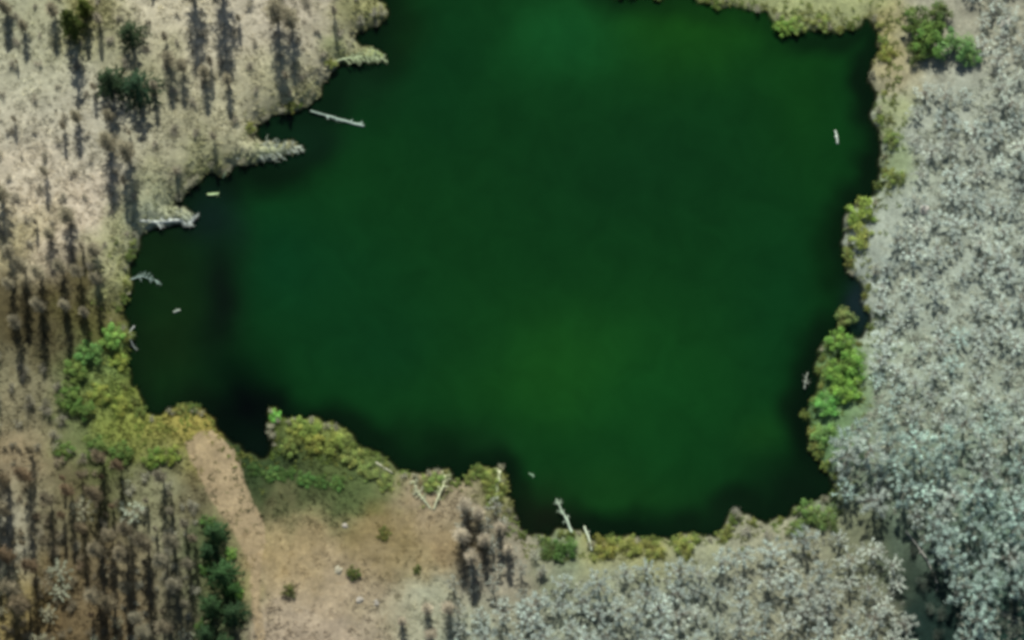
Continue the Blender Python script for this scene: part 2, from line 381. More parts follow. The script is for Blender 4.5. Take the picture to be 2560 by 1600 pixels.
# ------------------------------------------------------------------ grass and litter (nobody could count it)
def tufts(name, x, y, base, label, cat, size=(0.15, 0.4), blades=9, width=0.035, lean=0.9, seed=1):
    r = np.random.default_rng(seed); n = len(x); z = ground_z(x, y)
    nb = n * blades
    px = np.repeat(x, blades) + r.normal(0, 0.10, nb); py = np.repeat(y, blades) + r.normal(0, 0.10, nb); pz = np.repeat(z, blades) - 0.02
    an = r.uniform(0, 2 * np.pi, nb); L = r.uniform(*size, nb); le = r.uniform(0.5, lean + 0.3, nb)
    dx, dy = np.cos(an), np.sin(an); w = width * r.uniform(0.7, 1.5, nb)
    v = np.zeros((nb, 4, 3))
    v[:, 0] = np.stack([px - dy * w, py + dx * w, pz], -1); v[:, 1] = np.stack([px + dy * w, py - dx * w, pz], -1)
    v[:, 2] = np.stack([px + dx * L * le * 0.5 + dy * w, py + dy * L * le * 0.5 - dx * w, pz + L * 0.42], -1)
    v[:, 3] = np.stack([px + dx * L * le, py + dy * L * le, pz + L * (0.75 - 0.35 * le)], -1)
    i = np.arange(nb)[:, None] * 4
    f = np.concatenate([i + np.array([[0, 1, 2]]), i + np.array([[0, 2, 3]])])
    t = np.repeat(np.repeat(base * r.uniform(0.75, 1.25, (n, 1)), blades, 0) * r.uniform(0.85, 1.15, (nb, 1)), 4, 0)
    o = mesh_obj(name, v.reshape(-1, 3), f, M_GRASS, None, t)
    return tag(o, label, cat, kind='stuff')
def scatter(n, seed, test, lo=(-60, -40), hi=(60, 42)):
    r = np.random.default_rng(seed); x = r.uniform(lo[0], hi[0], n); y = r.uniform(lo[1], hi[1], n)
    k = test(x, y, r); return x[k], y[k]
def near(cells, x, y):
    """0..1: how close to any of the patches (sheet x, y, radius)"""
    a, b = sheet(x, y, 0.8); w = np.zeros(np.shape(x))
    for cx, cy, rx, ry in cells: w = np.maximum(w, np.exp(-(((a - cx) / rx) ** 2 + ((b - cy) / ry) ** 2)))
    return w
TRACK = [(470,1040,45,35),(500,1080,50,50),(560,1170,45,50),(600,1240,40,50),(700,1280,90,60),(850,1290,90,60),(1000,1270,60,60),(760,1370,70,60)]
# 1 green and yellow grass on the banks
def t1(x, y, r):
    d = shore_d(x, y); p = np.exp(-np.maximum(d - 0.2, 0) / 0.9) * (d > 0.05)
    p = p * np.clip(fbm(x, y, 2.0, 61) * 2.2 - 0.35, 0.1, 1)
    p = np.maximum(p, 0.8 * near([(270,940,70,80),(420,1010,80,40),(320,1020,60,50),(1480,1300,110,30),(780,1060,110,50),(2105,200,22,190),(1990,880,50,90),(1900,40,130,28),(220,60,60,40),(280,830,40,40)], x, y) * (d > 0.05))
    p = p * (1 - near([(620,1125,50,28),(700,1138,60,26),(790,1148,60,24)], x, y))
    return r.random(len(x)) < p * (1 - 0.9 * near(TRACK, x, y))
x, y = scatter(60000, 71, t1)
col = soil(x, y) * 0.45 + (lin((128, 134, 66)) * 1.0) * 0.55
n_ = fbm(x, y, 1.6, 66)[:, None]
col = col * (1 - 0.5 * sstep(n_ * 2.4 - 0.8)) + lin((98, 134, 58)) * 0.5 * sstep(n_ * 2.4 - 0.8)
a_, b_ = sheet(x, y, .8); pale = (sstep((940 - a_) / 60) * sstep((600 - b_) / 60))[:, None]
col = col * (1 - .75 * pale) + (soil(x, y) * .9) * .75 * pale
tufts('bank_grass', x, y, col, 'yellow green grass fringing the lake banks', 'grass', (0.2, 0.5), 8, 0.045, seed=2)
# 2 dry grass on the western slope and beside the track
def t2(x, y, r):
    a, b = sheet(x, y, 0.8); d = shore_d(x, y)
    w = (a < 1150) & (d > 0.4)
    return w & (r.random(len(x)) < np.clip(fbm(x, y, 2.6, 73) * 2.4 - 0.75, 0.02, 0.8) * (1 - 0.85 * near(TRACK, x, y)))
x, y = scatter(62000, 75, t2)
tufts('dry_grass', x, y, soil(x, y) * rng.uniform(0.75, 1.5, (len(x), 1)), 'dry tan winter grass over the western slope', 'grass', (0.15, 0.38), 6, 0.05, seed=3)

# ------------------------------------------------------------------ plant kinds
def bare_tree(seed, h, r, clumps, twigs, limb=0.05, tone=(0.36, 0.35, 0.29), thick=1.0, fine=1.0):
    R = random.Random(seed)
    T = Geo(); tw = 0.03 * h
    top = np.array([R.uniform(-.3, .3), R.uniform(-.3, .3), h * 0.72])
    path = [np.array([0, 0, -0.25])] + [top * k + np.array([R.uniform(-.08, .08), R.uniform(-.08, .08), 0]) for k in (0.2, 0.45, 0.7, 1.0)]
    rad0 = 0.09 + 0.010 * h
    T.tube(path, [rad0 * 1.3, rad0, rad0 * 0.8, rad0 * 0.55, rad0 * 0.3], 7, (0.30, 0.27, 0.22))
    C = Geo()
    for i in range(clumps):
        an = 2.399 * i + R.uniform(-.5, .5); q = math.sqrt((i + 0.5) / clumps); rr = r * q * R.uniform(0.75, 1.12)
        zz = h * (1.0 - 0.38 * q * q) * R.uniform(0.82, 1.02)
        end = np.array([rr * math.cos(an) + top[0] * .6, rr * math.sin(an) + top[1] * .6, zz])
        k = R.uniform(0.4, 0.92); st = top * k
        mid = st * 0.45 + end * 0.55 + np.array([R.uniform(-.2, .2), R.uniform(-.2, .2), -0.1 * r])
        b = R.uniform(0.7, 1.2); t = tuple(np.array(tone) * b)
        C.tube([st, mid, end], [limb, limb * 0.7, limb * 0.3], 4, tuple(np.array((0.29, 0.27, 0.22)) * b), False)
        cr = fine * R.uniform(0.38, 0.85) * (0.6 + 0.16 * r)
        for j in range(twigs):
            f = R.random(); f = 0.35 + 0.65 * math.sqrt(f)
            p = mid * (1 - f) + end * f if R.random() < 0.5 else end + np.array([R.gauss(0, .25), R.gauss(0, .25), R.gauss(0, .18)]) * cr
            d = np.array([R.gauss(0, 1), R.gauss(0, 1), R.gauss(0.35, 0.75)]); d /= np.linalg.norm(d)
            L = cr * R.uniform(0.35, 1.0); g_ = R.uniform(0.7, 1.35)
            C.spike(p, p + d * L, R.uniform(0.016, 0.034) * thick, (t[0] * g_, t[1] * g_, t[2] * g_))
    return T, C
def thicket(seed, r, h, n, tone=(0.38, 0.38, 0.32)):
    """low twiggy brush, many stems from the ground"""
    R = random.Random(seed); S = Geo(); C = Geo()
    for i in range(7):
        an = R.uniform(0, 6.28); e = np.array([math.cos(an) * r * .6, math.sin(an) * r * .6, h * R.uniform(.6, .9)])
        S.tube([(0, 0, -.15), e * np.array([.4, .4, .6]), e], [.045, .03, .015], 4, (0.30, 0.27, 0.22), False)
        b = R.uniform(.7, 1.3)
        for j in range(n // 7):
            p = e * R.uniform(.4, 1.05) + np.array([R.gauss(0, .16), R.gauss(0, .16), R.gauss(0, .1)])
            d = np.array([R.gauss(0, 1), R.gauss(0, 1), R.gauss(.5, .6)]); d /= np.linalg.norm(d); g_ = b * R.uniform(.7, 1.3)
            C.spike(p, p + d * R.uniform(.2, .55) * r, R.uniform(.014, .028), (tone[0] * g_, tone[1] * g_, tone[2] * g_))
    return S, C
def leafy(seed, r, h, clumps, leaves, tone, size=0.11):
    """broad-leaved bush"""
    R = random.Random(seed); S = Geo(); C = Geo()
    for i in range(clumps):
        an = 2.399 * i + R.uniform(-.6, .6); q = math.sqrt((i + .5) / clumps)
        e = np.array([math.cos(an) * r * q * .85, math.sin(an) * r * q * .85, h * (1 - .45 * q * q) * R.uniform(.7, 1.0)])
        S.tube([(0, 0, -.15), e * np.array([.35, .35, .55]), e * .92], [.05, .035, .015], 4, (0.22, 0.19, 0.13), False)
        b = R.uniform(.6, 1.35); y_ = R.uniform(-.06, .10); cr = r * R.uniform(.14, .40)
        e = e + np.array([R.gauss(0, .16), R.gauss(0, .16), 0]) * r
        for j in range(int(leaves * R.uniform(.5, 1.2))):
            n_ = np.array([R.gauss(0, 1), R.gauss(0, 1), R.gauss(0, 1)]); n_ /= np.linalg.norm(n_)
            p = e + n_ * cr * (R.random() ** .5 * 1.15) * np.array([1, 1, .75]); g_ = b * R.uniform(.7, 1.3)
            C.leaf(p, n_ + np.array([0, 0, .8]), size * R.uniform(.6, 1.3), size * .55 * R.uniform(.6, 1.3), ((tone[0] + y_ * .3) * g_, tone[1] * g_, tone[2] * g_), R)
    return S, C
def evergreen(seed, r, h, n, tone=(0.035, 0.062, 0.022), col=0.5, spray=1.0):
    """cedar or young conifer: drooping sprays in whorls round one stem"""
    R = random.Random(seed); T = Geo(); C = Geo()
    T.tube([(0, 0, -.2), (0.03, 0, h * .4), (0, .03, h * .98)], [.13, .09, .02], 6, (0.16, 0.12, 0.085))
    lv = int(h * 3.2)
    for k in range(lv):
        f = (k + .5) / lv; z = h * (0.08 + .92 * f); rr = r * (1 - f) ** col * R.uniform(.8, 1.1) + .06
        for s in range(max(4, int(9 * (1 - f) + 3))):
            an = R.uniform(0, 6.28); L = rr * R.uniform(.6, 1.1); b = R.uniform(.6, 1.45)
            for j in range(n):
                u = R.random() ** .5; an_ = an + R.gauss(0, .18); p = np.array([math.cos(an) * L * u, math.sin(an) * L * u, z - .18 * L * u]) + np.array([R.gauss(0, .07), R.gauss(0, .07), R.gauss(0, .06)])
                C.leaf(p, (math.cos(an) * .6 + R.gauss(0, .4), math.sin(an) * .6 + R.gauss(0, .4), 1), R.uniform(.07, .16) * spray, R.uniform(.03, .06) * spray, tuple(np.array(tone) * b * R.uniform(.75, 1.3)), R)
    return T, C

def kind(name, parts):
    """build a plant once, at the origin, as an Empty with its parts"""
    root = empty(name, (0, 0, 0))
    for pn, geo, mat in parts: geo.build(pn, mat, root)
    return root
PROTO = {}
def proto(key, name, parts):
    PROTO[key] = (name, [(pn, geo, mat) for pn, geo, mat in parts], {})
def put(key, dx, dy, label, cat, group=None, scale=1.0, tint=(1, 1, 1), zs=1.0, rot=None, lean=(0, 0), at=None):
    name, parts, cache = PROTO[key]
    root = empty(name, at if at is not None else place(dx, dy))
    root.rotation_euler = (lean[0], lean[1], random.uniform(0, 6.28) if rot is None else rot)
    root.scale = (scale, scale, scale * zs)
    for pn, geo, mat in parts:
        if pn in cache:
            c = cache[pn].copy(); COL.objects.link(c); c.parent = root
        else:
            c = cache[pn] = geo.build(pn, mat, root)
        c.color = (*tint, 1)
    return tag(root, label, cat, group)

for i in range(6):
    T, C = bare_tree(100 + i, 4.2 + i * .25, 2.0, 23, 62, tone=(0.54, 0.62, 0.53), thick=1.2, fine=.75)
    proto('wood%d' % i, 'bare_tree', [('trunk', T, M_BARK), ('crown', C, M_TWIG)])
def column(seed, h, r, clumps, twigs, tone):
    """slender tree with short steep branches from low down"""
    R = random.Random(seed); T = Geo(); C = Geo()
    T.tube([(0, 0, -.25), (.05, .02, h * .3), (-.04, .05, h * .65), (0, 0, h * .93)], [.12, .09, .06, .02], 6, (.28, .25, .20))
    for i in range(clumps):
        f = (i + .5) / clumps; z = h * (.14 + .8 * f); an = 2.399 * i + R.uniform(-.4, .4); rr = r * (.55 + .45 * math.sin(min(1, f * 2.2) * 1.57)) * (1 - f) ** .45 * R.uniform(.7, 1.15)
        st = np.array([0, 0, z - .5 * rr]); e = np.array([rr * math.cos(an), rr * math.sin(an), z + .5 * rr]); b = R.uniform(.65, 1.25)
        C.tube([st, (st + e) * .5 + np.array([0, 0, -.08]), e], [.04, .03, .012], 4, (.27, .24, .19), False)
        for j in range(twigs):
            p = st + (e - st) * (.3 + .7 * R.random()) + np.array([R.gauss(0, .12), R.gauss(0, .12), R.gauss(0, .12)])
            d = np.array([R.gauss(0, 1), R.gauss(0, 1), R.gauss(.5, .7)]); d /= np.linalg.norm(d); g_ = b * R.uniform(.7, 1.3)
            C.spike(p, p + d * R.uniform(.25, .6) * (.5 + .5 * r), R.uniform(.018, .034), (tone[0] * g_, tone[1] * g_, tone[2] * g_))
    return T, C
for i in range(4):
    T, C = column(200 + i, 7.2, 1.0, 30, 34, (0.34, 0.32, 0.25))
    proto('slim%d' % i, 'slender_tree', [('trunk', T, M_BARK), ('crown', C, M_TWIG)])
for i in range(4):
    S, C = thicket(300 + i, 1.1, 1.3, 260)
    proto('brush%d' % i, 'bare_shrub', [('stems', S, M_BARK), ('twigs', C, M_TWIG)])
for i in range(4):
    S, C = leafy(400 + i, 1.7, 1.7, 19, 75, (0.20, 0.27, 0.10), .13)
    proto('leafy%d' % i, 'green_shrub', [('stems', S, M_BARK), ('foliage', C, M_LEAF)])
for i in range(3):
    T, C = evergreen(500 + i, 1.15, 6.0, 10, spray=1.3)
    proto('cedar%d' % i, 'cedar_tree', [('trunk', T, M_BARK), ('foliage', C, M_LEAF)])
for i in range(2):
    T, C = evergreen(520 + i, 2.6, 5.0, 16, tone=(0.040, 0.072, 0.034), col=.62, spray=1.5)
    proto('pine%d' % i, 'conifer_tree', [('trunk', T, M_BARK), ('foliage', C, M_LEAF)])

# ------------------------------------------------------------------ the woods
WARM, GREY, COOL = (1.06, 1.04, 1.0), (1.0, 1.03, 1.02), (0.90, 1.03, 1.02)
def wood(poly, holes, gap, n, seed):
    P = np.array([plan(*q, 0.8) for q in poly]); H = [np.array([plan(*q, 0.8) for q in h]) for h in holes]
    r = np.random.default_rng(seed); out = []
    lo = P.min(0); hi = P.max(0)
    xs = r.uniform(lo[0], hi[0], n); ys = r.uniform(lo[1], hi[1], n)
    ok = inside(xs, ys, P) & (shore_d(xs, ys) > 0.7)
    for h in H: ok &= ~inside(xs, ys, h)
    for x, y in zip(xs[ok], ys[ok]):
        if all((x - a) ** 2 + (y - b) ** 2 > gap * gap for a, b in out): out.append((x, y))
    return out
EAST = [(2160,215),(2240,225),(2315,200),(2315,60),(2270,-20),(2450,-20),(2450,1560),(2290,1560),(2200,1330),(2120,1230),(2060,1210),(1998,1170),(1960,1110),(1985,1040),(2060,960),(2085,800),(2080,700),(2110,560),(2150,470),(2165,330)]
GAP = [(2080,1205),(2140,1225),(2215,1330),(2252,1420),(2280,1600),(2165,1600),(2140,1450),(2110,1340)]
GAP2 = [(2350,1400),(2440,1370),(2470,1600),(2360,1600)]
SOUTH = [(1270,1400),(1420,1350),(1600,1345),(1700,1300),(1790,1290),(1900,1275),(2010,1270),(2090,1300),(2160,1450),(2185,1570),(1010,1570),(1060,1480)]
GLADE = [(2230,690),(2330,680),(2340,780),(2240,790)]
def t3(x, y, r):
    PE = np.array([plan(*q, .8) for q in EAST]); PS = np.array([plan(*q, .8) for q in SOUTH]); g1 = np.array([plan(*q, .8) for q in GAP])
    return (inside(x, y, PE) | inside(x, y, PS)) & ~inside(x, y, g1) & (shore_d(x, y) > .6) & (r.random(len(x)) < np.clip(fbm(x, y, 1.5, 83) * 2.2 - .4, .1, 1))
x, y = scatter(52000, 85, t3)
tufts('brushwood', x, y, lin((176, 182, 162)) * np.random.default_rng(4).uniform(.55, 1.25, (len(x), 1)), 'pale dead brushwood and grass on the floor of the grey woods', 'brushwood', (.2, .5), 6, .04, seed=6)
def spot(x, y): return (float(x), float(y), float(ground_z(np.array([x]), np.array([y]))[0]))
def east_words(a, b):
    z = 'upper' if b < 450 else 'middle' if b < 950 else 'lower'
    w = 'facing the lake' if a < 2190 and b < 1200 else 'along the dark gully' if b > 1200 and a < 2290 else 'deep inside it'
    return 'pale bare tree of the eastern wood, %s part, %s' % (z, w), 'tree', 'trees of the eastern wood, %s part %s' % (z, w)
for x, y in wood(EAST, [GAP, GAP2], 2.05, 5000, 5):
    a, b = sheet(x, y); q = (b + random.uniform(-350, 350)); t = WARM if q < 350 else GREY if q < 1050 else COOL
    if inside(np.array([a]), np.array([b]), GLADE)[0] and random.random() < .7: continue
    k = random.uniform(.72, 1.12); low = b < 1000
    put('wood%d' % random.randrange(6), 0, 0, *east_words(a, b), random.uniform(.5, .85) if low else random.uniform(.62, 1.1), tuple(np.array(t) * k), at=spot(x, y), zs=random.uniform(.32, .58) if low else random.uniform(.8, 1.1))
def south_words(a, b):
    return ('near the clearing' if a < 1400 else 'below the olive bank' if a < 1750 else 'left of the dark gully') + (' in its front rows' if b < 1430 else ' at the lower edge')
for x, y in wood(SOUTH, [GAP], 2.0, 4000, 6):
    a, b = sheet(x, y); t = GREY if 1100 < a + random.uniform(-300, 300) < 1800 else WARM
    k = random.uniform(.68, 1.02)
    put('wood%d' % random.randrange(6), 0, 0, 'pale bare tree of the southern wood, %s' % south_words(a, b), 'tree', 'trees of the southern wood, %s' % south_words(a, b), random.uniform(.5, .9), tuple(np.array(t) * k), at=spot(x, y), zs=random.uniform(.55, .85))

# ------------------------------------------------------------------ the western slope: slender bare trees that throw long shadows south
SLIM = [(460,-8,1.05,'slim leafless tree at the upper edge, its shadow a long dark stripe'),(527,-12,1.15,'slim leafless tree at the upper edge, right of another with long shadow'),
 (657,48,.95,'slim leafless tree with a brown double shadow near the upper left bank'),(690,60,.75,'small slim leafless tree just right of the brown double shadow'),
 (262,350,.8,'slim leafless tree on the pale slope left of the lake'),(306,372,.8,'slim leafless tree close to the lake corner on the pale slope'),
 (185,285,.5,'short leafless tree on open pale ground, short dark shadow'),(262,282,.5,'short leafless tree on pale ground below the big dark evergreen'),
 (402,150,.6,'leafless tree right of the big dark evergreen'),(432,165,.5,'short leafless tree between evergreen and lake'),(486,180,.5,'short leafless tree on the slope above the fallen trees'),(540,196,.45,'low leafless tree above the pale fallen trees'),
 (165,520,.65,'slim leafless tree on bare pink ground'),(228,600,.6,'slim leafless tree near the western bay on pale ground'),(122,560,.5,'short leafless tree on bare pink ground'),
 (20,30,.5,'short leafless tree in the upper left corner'),(60,70,.45,'low leafless tree near the upper left corner'),(130,35,.55,'short leafless tree left of the olive cedar'),
 (8,470,.8,'leafless tree at the left edge beside pale ground'),(28,600,.5,'low leafless tree at the left edge'),
 (98,655,.8,'leafless tree above the dark hollow on the left'),(60,640,.95,'tall leafless tree shading the dark hollow on the left'),(30,680,.7,'leafless tree in the dark hollow at the left edge'),
 (150,640,.8,'leafless tree above the brown thicket west of the bay'),(190,650,.75,'leafless tree in the brown thicket west of the bay'),(232,668,.7,'leafless tree by the green bank west of the bay'),
 (100,730,.8,'leafless tree in the middle of the dark hollow'),(45,770,.75,'leafless tree low in the dark hollow'),(160,730,.65,'leafless tree beside the dark hollow'),(205,745,.6,'leafless tree over shaded brown ground near the bay')]
for dx, dy, s, lab in SLIM:
    put('slim%d' % random.randrange(4), dx, dy, lab, 'tree', 'slender bare trees of the western slope', s * (1.6 if dy < 630 else 1.05), tuple(np.array((0.92, 0.90, 0.74)) * random.uniform(.75, 1.05)), zs=.68 if dy < 630 else 1.0)
def sw_tree(x, y): return shore_d(x, y) > 1.0
SW = [(-60,1060),(130,1040),(230,1080),(330,1120),(430,1140),(470,1200),(470,1330),(450,1420),(470,1580),(-60,1580)]
for x, y in wood(SW, [], 1.75, 2200, 15):
    a, b = sheet(x, y); k = random.choice(('slim', 'slim', 'slim', 'wood', 'brush'))
    t = random.choice([(.66, .58, .44), (.60, .55, .42), (.78, .74, .60), (.58, .46, .34)]) if a < 300 else random.choice([(.82, .82, .70), (.72, .72, .60), (.66, .62, .50)])
    lab = {'slim': 'slender leafless tree in the brown wood at lower left', 'wood': 'spreading leafless tree in the brown wood at lower left', 'brush': 'low bare bush in the brown wood at lower left'}[k]
    put(k + '%d' % random.randrange(4), 0, 0, lab, 'shrub' if k == 'brush' else 'tree', {'slim': 'slender trees of the lower left wood', 'wood': 'spreading trees of the lower left wood', 'brush': 'bare bushes of the lower left wood'}[k],
        random.choice((.35, .5, .7, .9, 1.05)) * random.uniform(.85, 1.1) * (1.1 if k == 'slim' else .8), tuple(np.array(t) * random.uniform(.75, 1.1)), at=spot(x, y), zs=1.25 if k == 'slim' else .7)
for x, y in wood([(-30,1060),(140,1050),(330,1120),(430,1150),(465,1230),(460,1540),(-30,1540)], [], 1.35, 1500, 16):
    a, b = sheet(x, y)
    if random.random() < .35: continue
    t = (.70, .62, .46) if a < 290 else (.92, .93, .80)
    put('brush%d' % random.randrange(4), 0, 0, 'low bare bush under the slender trees, ' + ('brown litter around it, far lower left' if a < 290 else 'greyish, left of the track conifers'), 'shrub', 'low bushes of the lower left, ' + ('brown side' if a < 290 else 'grey side'),
        random.uniform(.35, .8), tuple(np.array(t) * random.uniform(.65, 1.15)), at=spot(x, y), zs=.8)
# low bare scrub on the slope
SLOPE = [(-60,-60),(880,-60),(830,60),(760,140),(700,220),(560,300),(440,400),(330,500),(280,600),(230,640),(-60,640)]
for x, y in wood(SLOPE, [], 5.2, 600, 27):
    put('slim%d' % random.randrange(4), 0, 0, 'small slender leafless tree scattered on the dry western slope', 'tree', 'small slender trees scattered on the western slope', random.uniform(.22, .6), tuple(np.array((.95, .92, .80)) * random.uniform(.8, 1.15)), at=spot(x, y))
for x, y in wood(SLOPE, [], 2.3, 1200, 17):
    put('brush%d' % random.randrange(4), 0, 0, 'low bare scrub bush on the dry slope west of the lake', 'shrub', 'scrub of the dry western slope', random.uniform(.35, .75), tuple(np.array((.95, .90, .78)) * random.uniform(.7, 1.1)), at=spot(x, y), zs=.7)
MIDW = [(-40,850),(140,860),(180,1000),(240,1080),(120,1060),(-40,1060)]
for x, y in wood(MIDW, [], 1.9, 400, 18):
    put('brush%d' % random.randrange(4), 0, 0, 'low bare scrub bush left of the green bank', 'shrub', 'scrub left of the green bank', random.uniform(.5, 1.0), tuple(np.array((.80, .78, .66)) * random.uniform(.7, 1.1)), at=spot(x, y))
S_MID = [(1075,1200),(1190,1190),(1240,1290),(1300,1310),(1280,1400),(1080,1470),(1060,1400),(1100,1330)]
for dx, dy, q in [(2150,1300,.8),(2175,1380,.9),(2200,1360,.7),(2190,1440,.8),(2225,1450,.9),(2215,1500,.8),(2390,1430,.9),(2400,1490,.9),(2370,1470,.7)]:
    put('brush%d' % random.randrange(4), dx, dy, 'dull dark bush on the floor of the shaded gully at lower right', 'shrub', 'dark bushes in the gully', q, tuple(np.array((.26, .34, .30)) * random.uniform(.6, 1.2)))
for dx, dy, q in [(1100,1200,.8),(1130,1215,.7),(1090,1270,.8),(1145,1280,.7),(1115,1320,.75),(1180,1250,.6),(1010,1440,.6),(1060,1440,.7),(1020,1500,.6),(1200,1300,.6),(950,1470,.5)]:
    put('slim%d' % random.randrange(4), dx, dy, 'slender grey brown bare tree at the right side of the clearing', 'tree', 'slender trees right of the clearing', q * 1.3, tuple(np.array((1.35, 1.28, 1.15)) * random.uniform(.85, 1.15)), zs=.7)
for x, y in wood(S_MID, [], 1.7, 400, 19):
    put('wood%d' % random.randrange(6), 0, 0, 'small leafless tree between the clearing and the southern wood', 'tree', 'small bare trees beside the clearing', random.uniform(.3, .6), tuple(np.array((.92, .86, .80)) * random.uniform(.7, 1.0)), at=spot(x, y))

# ------------------------------------------------------------------ evergreens
put('cedar0', 178, 72, 'olive cedar in the upper left casting a pointed shadow', 'tree', None, 1.3, (1.7, 1.35, .8))
put('cedar1', 205, 30, 'yellowish cedar behind the olive one in the upper left', 'tree', None, .8, (2.1, 1.6, .8))
put('pine0', 312, 88, 'small round dark evergreen beside the olive cedars', 'tree', None, .75, (1.0, .95, .9))
put('pine1', 268, 205, 'large dark evergreen on the slope, left of its twin', 'tree', None, 1.0, (.95, .95, .9))
put('pine0', 330, 218, 'large dark evergreen on the slope, right of its twin', 'tree', None, 1.0, (.85, 1.0, 1.05))
put('pine1', 512, 1262, 'dark green conifer beside the dirt track, uppermost of three', 'tree', None, 0.78, (1.1, 1.35, 1.0))
put('pine0', 528, 1360, 'dark green conifer beside the dirt track, middle of three', 'tree', None, 0.85, (1.0, 1.3, .9))
put('pine1', 505, 1435, 'dark green conifer beside the dirt track, third from the top', 'tree', None, 0.83, (.9, 1.1, .8))
put('pine0', 555, 1450, 'dark green conifer at the lower end of the dirt track', 'tree', None, 0.69, (.8, .95, .8))
put('pine1', 495, 1305, 'dark conifer behind the uppermost track conifer', 'tree', None, .6, (.8, 1.05, .85))
put('pine0', 550, 1395, 'dark conifer on the track side between the larger conifers', 'tree', None, .5, (1.0, 1.4, .8))
put('pine0', 490, 1500, 'dark conifer at the lower edge farther from the track', 'tree', None, .6, (.75, .9, .75))
put('pine1', 530, 1520, 'dark conifer at the lower edge beside the track', 'tree', None, .6, (.85, 1.0, .8))

# ------------------------------------------------------------------ leafy shrubs, each with its own look and place
G_, Y_, B_, D_ = (.95, 1.0, .75), (1.5, 1.15, .85), (.75, 1.25, .8), (.5, .62, .5)
def leafies(rows, group=None):
    for dx, dy, s, t, zs, lab in rows:
        put('leafy%d' % random.randrange(4), dx, dy, lab, 'shrub', group, s, tuple(np.array(t) * random.uniform(.9, 1.1)), zs=zs * .75)
leafies([(2160,60,1.1,(.6,.75,.5),1.3,'dark leafy shrub at the path in the upper right corner'),(2200,95,1.25,(.65,.9,.55),1.4,'large green shrub of the clump by the upper right path'),(2255,115,1.2,(.8,1.15,1.0),1.3,'pale green shrub at the right end of the upper right clump'),
 (2215,40,1.0,(.5,.6,.45),1.3,'dark green shrub at the upper edge, top of the right clump'),(2165,125,.8,(.6,.7,.45),1.2,'small dark shrub at the foot of the upper right clump'),(2290,130,.8,(.75,1.05,.9),1.2,'small bluish green shrub ending the upper right clump')])
leafies([(2030,505,1.05,(1.35,1.45,.8),1.1,'bright yellow green shrub jutting into the lake on the eastern bank'),(2030,560,.85,(1.5,1.35,.9),1.0,'yellowish shrub below the bright one on the eastern bank'),
 (1992,752,.65,(1.3,1.3,1.1),1.4,'thin pale green shrub leaning over the small eastern inlet'),(1985,815,.95,(0.84,1.19,0.63),1.2,'green shrub just below the small eastern inlet'),(2010,860,.95,(0.95,1.44,0.73),1.2,'fresh green shrub in the middle of the eastern clump'),
 (1975,880,.9,(0.89,1.31,0.68),1.1,'green shrub at the water side of the eastern clump'),(1995,925,.95,(1.05,1.50,0.73),1.1,'lush green shrub low in the eastern clump'),(1950,960,.85,(0.84,1.62,1.00),1.1,'blue green shrub at the lower end of the eastern clump'),(1945,1025,.8,(.95,1.35,1.0),1.0,'pale green shrub where the grey wood meets the lake'),
 (2112,420,.7,(1.1,1.1,.8),1.0,'low green shrub on the narrow eastern bank'),(2105,330,.6,(1.1,1.15,.9),.9,'small pale green shrub on the narrow eastern bank'),(2095,130,.6,(1.5,1.3,.8),.9,'yellowish shrub on the narrow bank near the upper right corner')])
leafies([(1850,62,.7,(1.1,1.4,.75),.9,'bright green shrub hanging over the northern bank'),(1880,60,.6,(1.2,1.3,.9),.8,'pale green shrub beside the bright one on the northern bank'),(1940,52,.6,(1.4,1.35,1.0),.7,'yellow green shrub on the northern bank near the corner')])
leafies([(652,985,.42,(1.0,2.0,.95),.9,'vivid green tuft at the tip of the grassy spit'),(700,1012,.7,(1.4,1.35,.8),.9,'yellow green shrub near the tip of the spit'),(735,1018,.7,(1.1,1.2,.7),1.0,'green shrub on the lake side of the spit'),(745,1045,.75,(1.5,1.3,.75),.9,'yellowish shrub in the middle of the spit'),
 (790,1050,.75,(1.2,1.15,.7),1.0,'olive shrub on the ridge of the spit'),(830,1085,.7,(1.3,1.25,.9),.9,'pale olive shrub toward the root of the spit'),(870,1115,.65,(1.3,1.3,1.0),.8,'pale shrub at the root of the spit'),(690,1055,.7,(.9,.9,.6),1.0,'dull green shrub on the landward side of the spit'),(910,1140,.6,(1.2,1.2,.9),.8,'low pale shrub where the spit meets the clearing'),
 (640,1120,.6,(.5,.75,.5),.7,'dark green low shrub in the hollow behind the spit'),(720,1130,.6,(.5,.8,.5),.6,'dark green low shrub in the middle of the hollow behind the spit'),(800,1140,.55,(.55,.8,.5),.6,'dark green low shrub at the right end of the hollow')])
leafies([(1160,1135,.7,(1.2,1.15,.8),1.2,'olive shrub on the small southern point'),(1165,1170,.6,(1.1,1.05,.8),1.0,'olive shrub behind the small southern point'),(1020,1140,.75,(1.2,1.25,.9),.9,'pale olive shrub behind the forked dead tree'),
 (1430,1295,.8,(1.4,1.15,.75),.9,'yellow olive shrub on the southern bank, leftmost of four'),(1490,1292,.75,(1.35,1.15,.8),.8,'yellow olive shrub on the southern bank, second of four'),(1545,1300,.7,(1.3,1.1,.8),.8,'yellow olive shrub on the southern bank, third of four'),(1615,1290,.75,(1.45,1.3,.9),.9,'pale yellow shrub on the southern bank, rightmost of four'),
 (1335,1300,.85,(.5,.75,.5),1.0,'dark green shrub in the shade of the southern bank'),(1300,1300,.7,(.5,.6,.45),.9,'dark shrub at the foot of the southern inlet'),
 (1905,1215,.85,(.75,.95,.7),1.1,'grey green shrub in the lower right lake corner'),(1950,1230,.8,(.8,.95,.75),1.0,'grey green shrub right of the lower right lake corner'),(1880,1250,.6,(.7,.85,.6),1.0,'small shrub under the lower right lake corner')])
